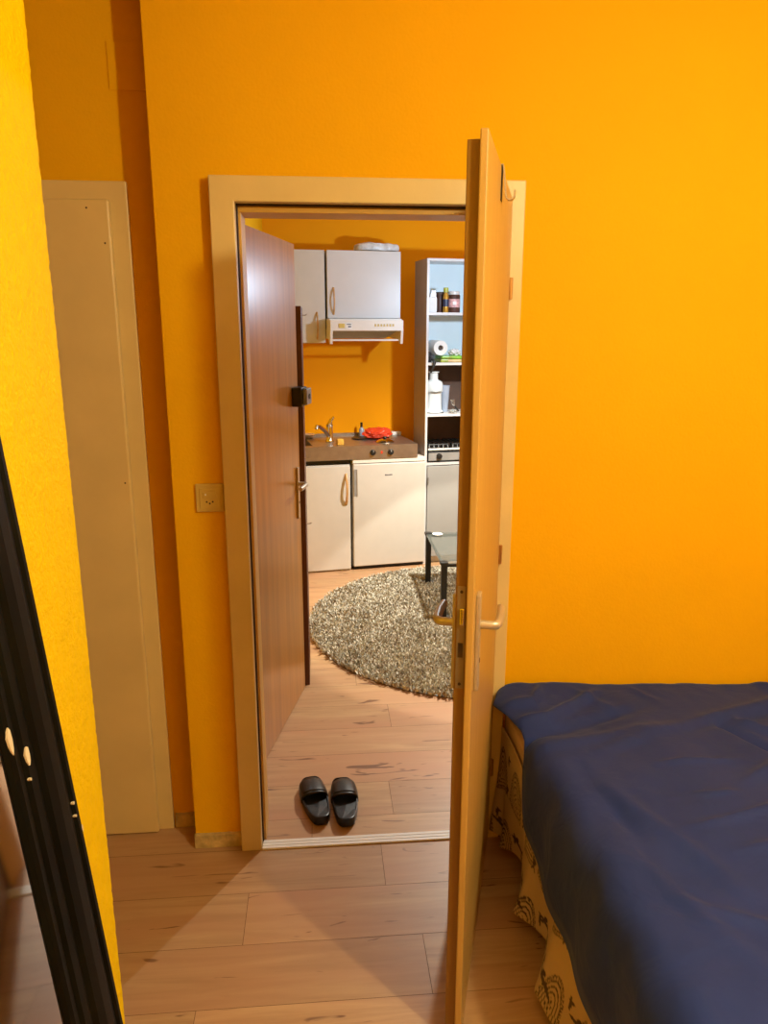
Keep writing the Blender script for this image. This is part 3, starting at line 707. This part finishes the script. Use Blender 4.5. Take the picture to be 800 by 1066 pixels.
# ------------------------------------------------------------------ glass coffee table
TX0, TX1, TY0, TY1, TZ = .700, 1.52, 1.960, 2.660, .362
ct = thing('coffee_table', 'low glass-topped coffee table with black metal legs', 'table', (TX0, TY0, 0))
tw, td = TX1-TX0, TY1-TY0
obj('glass_top', box(NB(), 0, tw, 0, td, TZ-.008, TZ), 'glass', ct, bevel=.002)
bm = NB()
for d in ((.008, tw-.008, .010, .022), (.008, tw-.008, td-.022, td-.010)): box(bm, d[0], d[1], d[2], d[3], TZ-.028, TZ-.009)
for d in ((.010, .022), (tw-.022, tw-.010)): box(bm, d[0], d[1], .022, td-.022, TZ-.022, TZ-.010)
obj('frame', bm, 'black', ct)
for x in (0.004, tw-.040):
    for yy in (.004, td-.040):
        obj('leg', box(NB(), x, x+.036, yy, yy+.036, .0105, TZ-.009), 'black', ct, bevel=.003)
        obj('corner_clip', box(NB(), x-.008, x+.040, yy-.008, yy+.040, TZ-.014, TZ+.005), 'black', ct, bevel=.004)
t = thing('saucer', 'small white saucer on the far corner of the glass table', 'saucer', (.775, 2.585, TZ+.0002))
b2 = NB(); lathe(b2, [(.016, 0), (.020, .002), (.036, .007), (.035, .009), (.018, .004), (.004, .004)], seg=28); obj('dish', b2, 'paper', t, smooth=True)

# ------------------------------------------------------------------ slippers
def slipper(label, loc, rz, mirror):
    t = thing('slide_slipper', label, 'slipper', loc, rz, 'pair of black slippers')
    # local +y towards the toe, length .27
    outl = []
    K = 40
    def half(tn):                       # half widths (inner, outer) along the length
        w = .036+.016*math.sin(min(1, tn/.75)*PI/2)**2
        return w
    L_ = .268
    for i in range(K):
        a = 2*PI*i/K; yy = -math.cos(a); xx = math.sin(a)
        tn = (yy+1)/2
        w = .0425+.007*(0.5-0.5*math.cos(PI*min(1, tn*1.25)))
        sx = (1 if xx >= 0 else -1)*abs(xx)**.52*w - mirror*.004*math.sin(PI*tn)
        outl.append((sx, (tn-.5)*L_))
    bm = NB()
    levels = [(.90, .0), (1.0, .006), (1.0, .020), (.99, .030), (.93, .031), (.88, .023), (.5, .020)]
    rings = []
    for sc, z in levels:
        rings.append([bm.verts.new((x*sc, y_*(1-(1-sc)*.45), z + (.008*max(0, -y_/.134)**2 if z > .015 else 0))) for x, y_ in outl])
    sole = bm
    for a_1, b_1 in zip(rings[:4], rings[1:4]):
        for k in range(K): sole.faces.new((a_1[k], a_1[(k+1) % K], b_1[(k+1) % K], b_1[k]))
    sole.faces.new(rings[0][::-1])
    for a_1, b_1 in zip(rings[3:], rings[4:]):
        for k in range(K): sole.faces.new((a_1[k], a_1[(k+1) % K], b_1[(k+1) % K], b_1[k]))
    sole.faces.new(rings[-1])
    obj('sole', sole, 'rubber', t, smooth=True)
    b2 = NB()
    pts = [(x*.86, y_*.93) for x, y_ in outl]
    top = [b2.verts.new((x, y_, .0245+.008*max(0, -y_/.134)**2)) for x, y_ in pts]; bot = [b2.verts.new((x, y_, .019)) for x, y_ in pts]
    b2.faces.new(top); b2.faces.new(bot[::-1])
    for k in range(K): b2.faces.new((bot[k], bot[(k+1) % K], top[(k+1) % K], top[k]))
    obj('footbed', b2, 'footbed', t)
    b2 = NB()
    def st(u, v):
        a = PI*u; yy = .000+.088*v
        w = .0505-.004*v*v; hh = .047-.012*v
        yo = yy + (.016*math.sin(a)*(v-.5)*2 if v > .5 else -.014*math.sin(a)*(1-v*2))
        return Vector((-math.cos(a)*(w+.0015*math.sin(PI*v))-mirror*.004, yo, .010+(hh+.003*math.sin(PI*v))*math.sin(a)**.6))
    grid(b2, st, 25, 11)
    s_ = obj('strap', b2, 'rubber', t, smooth=True)
    md = s_.modifiers.new('thick', 'SOLIDIFY'); md.thickness = .0055; md.offset = -1
    b3 = NB()
    def pd(u, v):
        q = st(.2+.6*u, .12+.76*v); return q + Vector((0, 0, .0016+.0025*math.sin(PI*u)*math.sin(PI*v)))
    grid(b3, pd, 16, 9); pn = obj('strap_pad', b3, 'footbed', t, smooth=True)
    md = pn.modifiers.new('thick', 'SOLIDIFY'); md.thickness = .003; md.offset = -1
    return t
slipper('left slipper of the black pair near the threshold, toe turned outward', (-.042, .215, .0004), math.radians(9.7), 1)
slipper('right slipper of the black pair near the threshold', (.061, .198, .0004), math.radians(2.2), -1)

# ------------------------------------------------------------------ bed
BX0, BX1, BYH, BYF = .600, 1.98, -.020, -2.02
bd = thing('bed', 'bed along the doorway wall with a tan fitted sheet', 'bed', (BX0, BYH, 0))
bw, bl = BX1-BX0, BYH-BYF
obj('base', box(NB(), .05, bw-.02, -bl+.02, -.02, .16, .30), 'darkwood', bd, bevel=.006)
mt = obj('mattress', prism(NB(), [(-.006, 0), (-.006, -.30), (.022, -.36), (.022, -bl), (bw, -bl), (bw, 0)], .30, .495, 'z'), 'mattress', bd); mdd = mt.modifiers.new('b', 'BEVEL'); mdd.width = .02; mdd.segments = 5

for x in (.08, bw-.12):
    for yy in (-.10, -bl+.08): obj('leg', box(NB(), x, x+.05, yy-.05, yy, 0, .16), 'darkwood', bd, bevel=.003)

# printed cotton bedspread hanging between mattress and floor, pleated
hem = [(-.022, .575, .055), (-.050, .548, .050), (-.095, .592, .050), (-.125, .574, .035), (-.19, .592, .075), (-.30, .612, .105), (-.395, .560, .062), (-.425, .540, .050),
       (-.475, .586, .050), (-.56, .600, .070), (-.63, .575, .060), (-.69, .526, .045), (-.79, .556, .040), (-.88, .590, .065), (-.98, .535, .045), (-1.08, .575, .045),
       (-1.2, .592, .06), (-1.3, .54, .05), (-1.42, .58, .05), (-1.55, .592, .06), (-1.66, .545, .05), (-1.8, .58, .05), (-1.92, .59, .05), (-2.01, .57, .05)]
hy = np.array([-a for a, _, _ in hem]); hxx = np.array([b_ for _, b_, _ in hem]); hz = np.array([c_ for _, _, c_ in hem])
nu, nv = 560, 120
yy = np.linspace(.022, 2.01, nu)
def sm(a, xs, k=5):
    v = np.interp(xs, hy, a); ker = np.hanning(2*k+1); ker /= ker.sum(); return np.convolve(np.pad(v, k, 'edge'), ker, 'valid')
xh = sm(hxx, yy); zh = sm(hz, yy, 3)
tt = np.linspace(0, 1, nv)
X_ = np.zeros((nu, nv)); Z_ = np.zeros((nu, nv))
ztop = .425 + .02*np.sin(yy*9)
for j, t_ in enumerate(tt):
    x_t = np.interp(yy, [0, .30, .38, 3], [.590, .590, .604, .604])
    X_[:, j] = x_t + (xh-x_t)*t_**1.9 + .004*np.sin(yy*40+t_*5)*t_ - .004
    Z_[:, j] = ztop + (zh-ztop)*t_
Yg = -np.repeat(yy[:, None], nv, 1)
verts = np.stack([X_, Yg, Z_], -1).reshape(-1, 3)
idx = np.arange(nu*nv).reshape(nu, nv)
faces = np.stack([idx[:-1, :-1], idx[1:, :-1], idx[1:, 1:], idx[:-1, 1:]], -1).reshape(-1, 4)
me = bpy.data.meshes.new('printed_bedspread'); me.from_pydata(verts.tolist(), [], faces.tolist())
me.polygons.foreach_set('use_smooth', [True]*len(me.polygons))
# print: arched medallions in rows with small sprigs, drawn in cloth coordinates
arc = np.concatenate([[0], np.cumsum(np.hypot(np.diff(yy), np.diff(xh)))])
Su = np.repeat(arc[:, None], nv, 1); Tv = (ztop[:, None]-Z_)
cream = np.array([.60, .44, .22]); dark = np.array([.075, .050, .035])
ink = np.zeros((nu, nv), bool)
CW, CH = .165, .225
row = np.floor((Tv-.015)/CH); cell = np.floor((Su + (row % 2)*CW*.5)/CW)
lx = ((Su+(row % 2)*CW*.5)/CW-cell-.5)*CW; ly = ((Tv-.015)/CH-row-.5)*CH
tilt = np.where(cell % 2 == 0, .25, -.2); ca_, sa_ = np.cos(tilt), np.sin(tilt)
mx = (lx+.012)*ca_-ly*sa_; my = (lx+.012)*sa_+ly*ca_
# arch shape: rounded top (small my) and flat bottom
rad = np.where(my < .02, np.hypot(mx/.054, (my-.02)/.088), np.maximum(np.abs(mx)/.054, (my-.02)/.060*.98+.0))
ring = (rad*5.2) % 1.0
ink |= (rad < 1.0) & (rad > .30) & (ring < .36)
an = np.arctan2(my, mx)
ink |= (rad > .80) & (rad < .97) & ((an*9) % 1.0 < .45) & (ring > .45)
ink |= (rad < .28) & ((np.sin(mx*420)*np.sin(my*300)) > .15)
gx, gy = lx-.058, ly+.05
ink |= (np.hypot(gx/.006, gy/.020) < 1) | (np.hypot((gx-.004+gy*.4)/.014, (gy+.006)/.004) < 1)
gx, gy = lx-.056, ly-.062
ink |= (np.hypot((gx+gy*.8)/.005, gy/.017) < 1) | (np.hypot((gx-gy*.7)/.004, (gy-.004)/.014) < 1) | (np.hypot(gx/.011, (gy+.014)/.007) < 1)
# birds-and-branch blots along the hem
hd_ = Z_-zh[:, None]; bu = (Su % .17)-.085
ink |= np.hypot((bu+(hd_-.045)*.9)/.034, (hd_-.045+bu*.35)/.0065) < 1
ink |= np.hypot((bu+.012)/.010, (hd_-.062)/.008) < 1
nzv = rng.random((nu, nv))
cc = np.where(ink[..., None], dark, cream)
colr = np.concatenate([cc.reshape(-1, 3), np.ones((nu*nv, 1))], 1).astype(np.float32)
ca = me.color_attributes.new('print', 'FLOAT_COLOR', 'POINT'); ca.data.foreach_set('color', colr.ravel())
me.materials.append(M['paisley']); sp_ = bpy.data.objects.new('printed_bedspread', me); COL.objects.link(sp_)
md = sp_.modifiers.new('thick', 'SOLIDIFY'); md.thickness = .002; md.offset = 0
tag(sp_, 'cream cotton bedspread printed with dark medallions hanging to the floor', 'bedspread')

# duvet
def interp(x, xs, ys): return float(np.interp(x, xs, ys))
HY_ = [0, .10, .20, .28, .325, .335, .36, .42, .56, .76, .89, .99, 1.3, 2.0]
HZ_ = [.535, .545, .560, .555, .545, .46, .40, .325, .285, .274, .272, .265, .26, .27]
HXx = [.572, .532, .560, .578, .575, .566, .566, .566, .564, .562, .560, .558, .556, .56]
folds = [ # x0,y0,x1,y1,amp,width
 (.60, -.30, .86, -.10, .022, .022), (.62, -.34, .98, -.20, -.014, .03), (.59, -.26, .70, -.06, .016, .016), (.63, -.40, 1.00, -.32, .012, .030),
 (.80, -.42, 1.50, -.14, .015, .030), (.95, -.36, 1.42, -.22, -.012, .035),
 (.90, -.52, 1.12, -.50, .010, .012), (1.10, -.60, 1.34, -.46, .012, .020), (.92, -.66, 1.04, -.65, .007, .010), (.86, -.78, 1.16, -.70, .009, .012),
 (.95, -.86, 1.26, -.80, .007, .012), (.70, -.60, .86, -.95, .010, .03), (.66, -.50, .72, -.80, -.012, .03), (.64, -.75, .78, -1.15, .010, .03),
 (1.18, -.30, 1.26, -.48, -.020, .020), (1.24, -.28, 1.34, -.40, .020, .025), (.72, -1.0, 1.0, -1.15, .008, .02), (.80, -.06, .90, -.22, .006, .02), (1.0, -.05, 1.05, -.15, .006, .02),
 (1.46, -.03, 1.56, -.10, .012, .03), (.60, -.9, .66, -1.2, .012, .025)]
def topz(x, y):
    z = .578 + .010*math.sin(x*3.1+1)*math.cos(y*2.3) + .012*noise.noise(Vector((x*2.6, y*2.6, 5))) + .006*noise.noise(Vector((x*7, y*7, 1))) + .0022*noise.noise(Vector((x*22, y*16, 3)))
    for x0_, y0_, x1_, y1_, am, wd_ in folds:
        ex, ey = x1_-x0_, y1_-y0_; L2_ = ex*ex+ey*ey; t = ((x-x0_)*ex+(y-y0_)*ey)/L2_
        if -.3 < t < 1.3:
            dd = abs((x-x0_)*ey-(y-y0_)*ex)/math.sqrt(L2_)
            if dd < wd_*3.5:
                e = max(0, min(1, (t+.2)/.4))*max(0, min(1, (1.2-t)/.4)); z += am*e*math.exp(-(dd/wd_)**2*1.4)
    z -= .030*max(0, min(1, (x-.95)/.6))*max(0, 1+y/.5)
    return z
bm = NB()
YN, SN, TN = 220, 26, 170
ys = [-.024 - 1.976*(i/(YN-1)) for i in range(YN)]
rowsv = []
for y in ys:
    d = -y; zh_ = interp(d, HY_, HZ_); xh_ = interp(d, HY_, HXx)
    r = []
    sh = min(.60+.085, .60+.03+.055*min(1, d/.4))     # where the top starts
    zs = topz(sh, y)
    for k in range(SN):
        t = k/SN
        a = t*PI/2
        drop = zs-zh_
        x = sh-(sh-xh_)*math.cos(a)**(.55 if drop > .1 else 1)
        z = zh_ + drop*math.sin(a)**(.7 if drop > .1 else 1)
        wob = .010*math.sin(PI*t)*noise.noise(Vector((z*7, y*9, 2))) + .006*(1-t)*math.sin(y*24+z*6)*(1 if d > .33 else .4)
        x += wob
        r.append(bm.verts.new((x, y, z)))
    for k in range(TN):
        x = sh+(1.98-sh)*(k/(TN-1))**1.15
        r.append(bm.verts.new((x, y, topz(x, y))))
    for k in range(1, 9):
        r.append(bm.verts.new((1.98+.05*math.sin(k/8*PI/2), y, topz(1.98, y)-.20*(k/8)**1.2)))
    rowsv.append(r)
for a_1, b_1 in zip(rowsv, rowsv[1:]):
    for k in range(len(a_1)-1): bm.faces.new((a_1[k], a_1[k+1], b_1[k+1], b_1[k]))
dv = obj('duvet', bm, 'navy', smooth=True); tag(dv, 'navy blue rumpled duvet spread over the bed', 'duvet')
dv.data.set_sharp_from_angle(angle=PI)
md = dv.modifiers.new('thick', 'SOLIDIFY'); md.thickness = .012; md.offset = -1
# make sure the solidify goes inward
nrm = dv.data.polygons[len(dv.data.polygons)//2].normal
if nrm.z < 0: dv.data.flip_normals()

# ------------------------------------------------------------------ leaning mirror
LEAN = math.radians(4.818)
mr = thing('leaning_mirror', 'large mirror in a chipped black moulded frame leaning on the left wall', 'mirror', (-.272, -1.270, 0))
mr.rotation_euler = (0, -LEAN, 0)
# local: x out of the glass, y along the wall (0 = far outer edge, negative towards the camera), z up the frame
FWD, MW, MH = .190, .95, 1.665
prof = [(-.026, 0), (.0, 0), (.004, .006), (.004, .016), (.000, .022), (.005, .045), (.007, .075), (.005, .100), (.000, .110), (.001, .120), (.001, .138), (-.003, .146), (-.001, .164), (-.003, .174), (-.008, .181), (-.026, .181)]
prof = [(a_, b_*.835) for a_, b_ in prof]
def rail(name, corners):
    """corners: for each profile offset w returns the two end points"""
    b_ = NB(); A = []; Bb = []
    for x, w in prof:
        p, q = corners(w); A.append(b_.verts.new((x, *p))); Bb.append(b_.verts.new((x, *q)))
    n_ = len(prof)
    for i in range(n_): b_.faces.new((A[i], A[(i+1) % n_], Bb[(i+1) % n_], Bb[i]))
    b_.faces.new(A[::-1]); b_.faces.new(Bb)
    return obj(name, b_, 'gloss', mr)
rail_far = rail('frame_rail', lambda w: ((-w, w), (-w, MH-w)))
rail('frame_rail', lambda w: ((-MW+w, w), (-MW+w, MH-w)))
rail('frame_rail', lambda w: ((-w, w), (-MW+w, w)))
rail('frame_rail', lambda w: ((-w, MH-w), (-MW+w, MH-w)))
obj('mirror_pane', box(NB(), -.016, -.0085, -MW+.149, -.149, .149, MH-.149), 'mirror', mr)
def chip(y, z, ry, rz, x=.0045):
    b_ = NB(); n_ = 9; pts = []
    for k in range(n_):
        a = 2*PI*k/n_; rr = 1+.35*(random.random()-.5); pts.append((y+math.cos(a)*ry*rr, z+math.sin(a)*rz*rr))
    prism(b_, pts, x-.004, x+.0008, 'x'); obj('chip', b_, 'chip', rail_far)['label'] = 'pale chipped spot'
CHIPS = [(-.141, 1.243, .005, .017, -.001), (-.112, 1.204, .0055, .014, .0015), (-.118, 1.176, .0016, .0022, .002), (-.004, 1.02, .0022, .006, .0035), (-.016, 1.07, .002, .0025, .004), (-.017, 1.05, .0018, .002, .004)]
for y_, z_, a_1, b_1, x_ in CHIPS: chip(y_, z_, a_1, b_1, x_)

# ------------------------------------------------------------------ light fittings (out of the frame)
t = thing('pendant_lamp', 'bare pendant bulb hanging in the bedroom', 'lamp', (L1.x, L1.y, CZ))
b2 = NB(); lathe(b2, [(.045, 0), (.045, -.012), (.01, -.03)], seg=20); obj('ceiling_rose', b2, 'paper', t, smooth=True)
b2 = NB(); tube(b2, [(0, 0, -.02), (0, 0, L1.z-CZ+.10)], .004, 8); obj('cord', b2, 'paper', t)
b2 = NB(); lathe(b2, [(.018, L1.z-CZ+.105), (.02, L1.z-CZ+.06), (.014, L1.z-CZ+.055)], seg=16); obj('socket', b2, 'paper', t, smooth=True)
t = thing('floor_lamp', 'slim floor lamp standing at the table edge', 'lamp', (1.66, 2.10, 0))
b2 = NB(); lathe(b2, [(.13, .001), (.13, .015), (.02, .022)], seg=32); obj('base', b2, 'black', t, smooth=True); 
dz = L2.z
b2 = NB(); tube(b2, [(0, 0, .02), (0, 0, 1.75), (-.02, 0, 1.98), (-.12, 0, 2.12), (-.30, 0, 2.15), (-.46, 0, 2.11), (L2.x-1.66, 0, 2.06)], .009, 12); obj('pole', b2, 'black', t, smooth=True)
b2 = NB(); lathe(b2, [(.02, 2.06), (.024, 2.03), (.02, 2.005)], (L2.x-1.66, 0, 0), 16); obj('socket', b2, 'black', t, smooth=True)
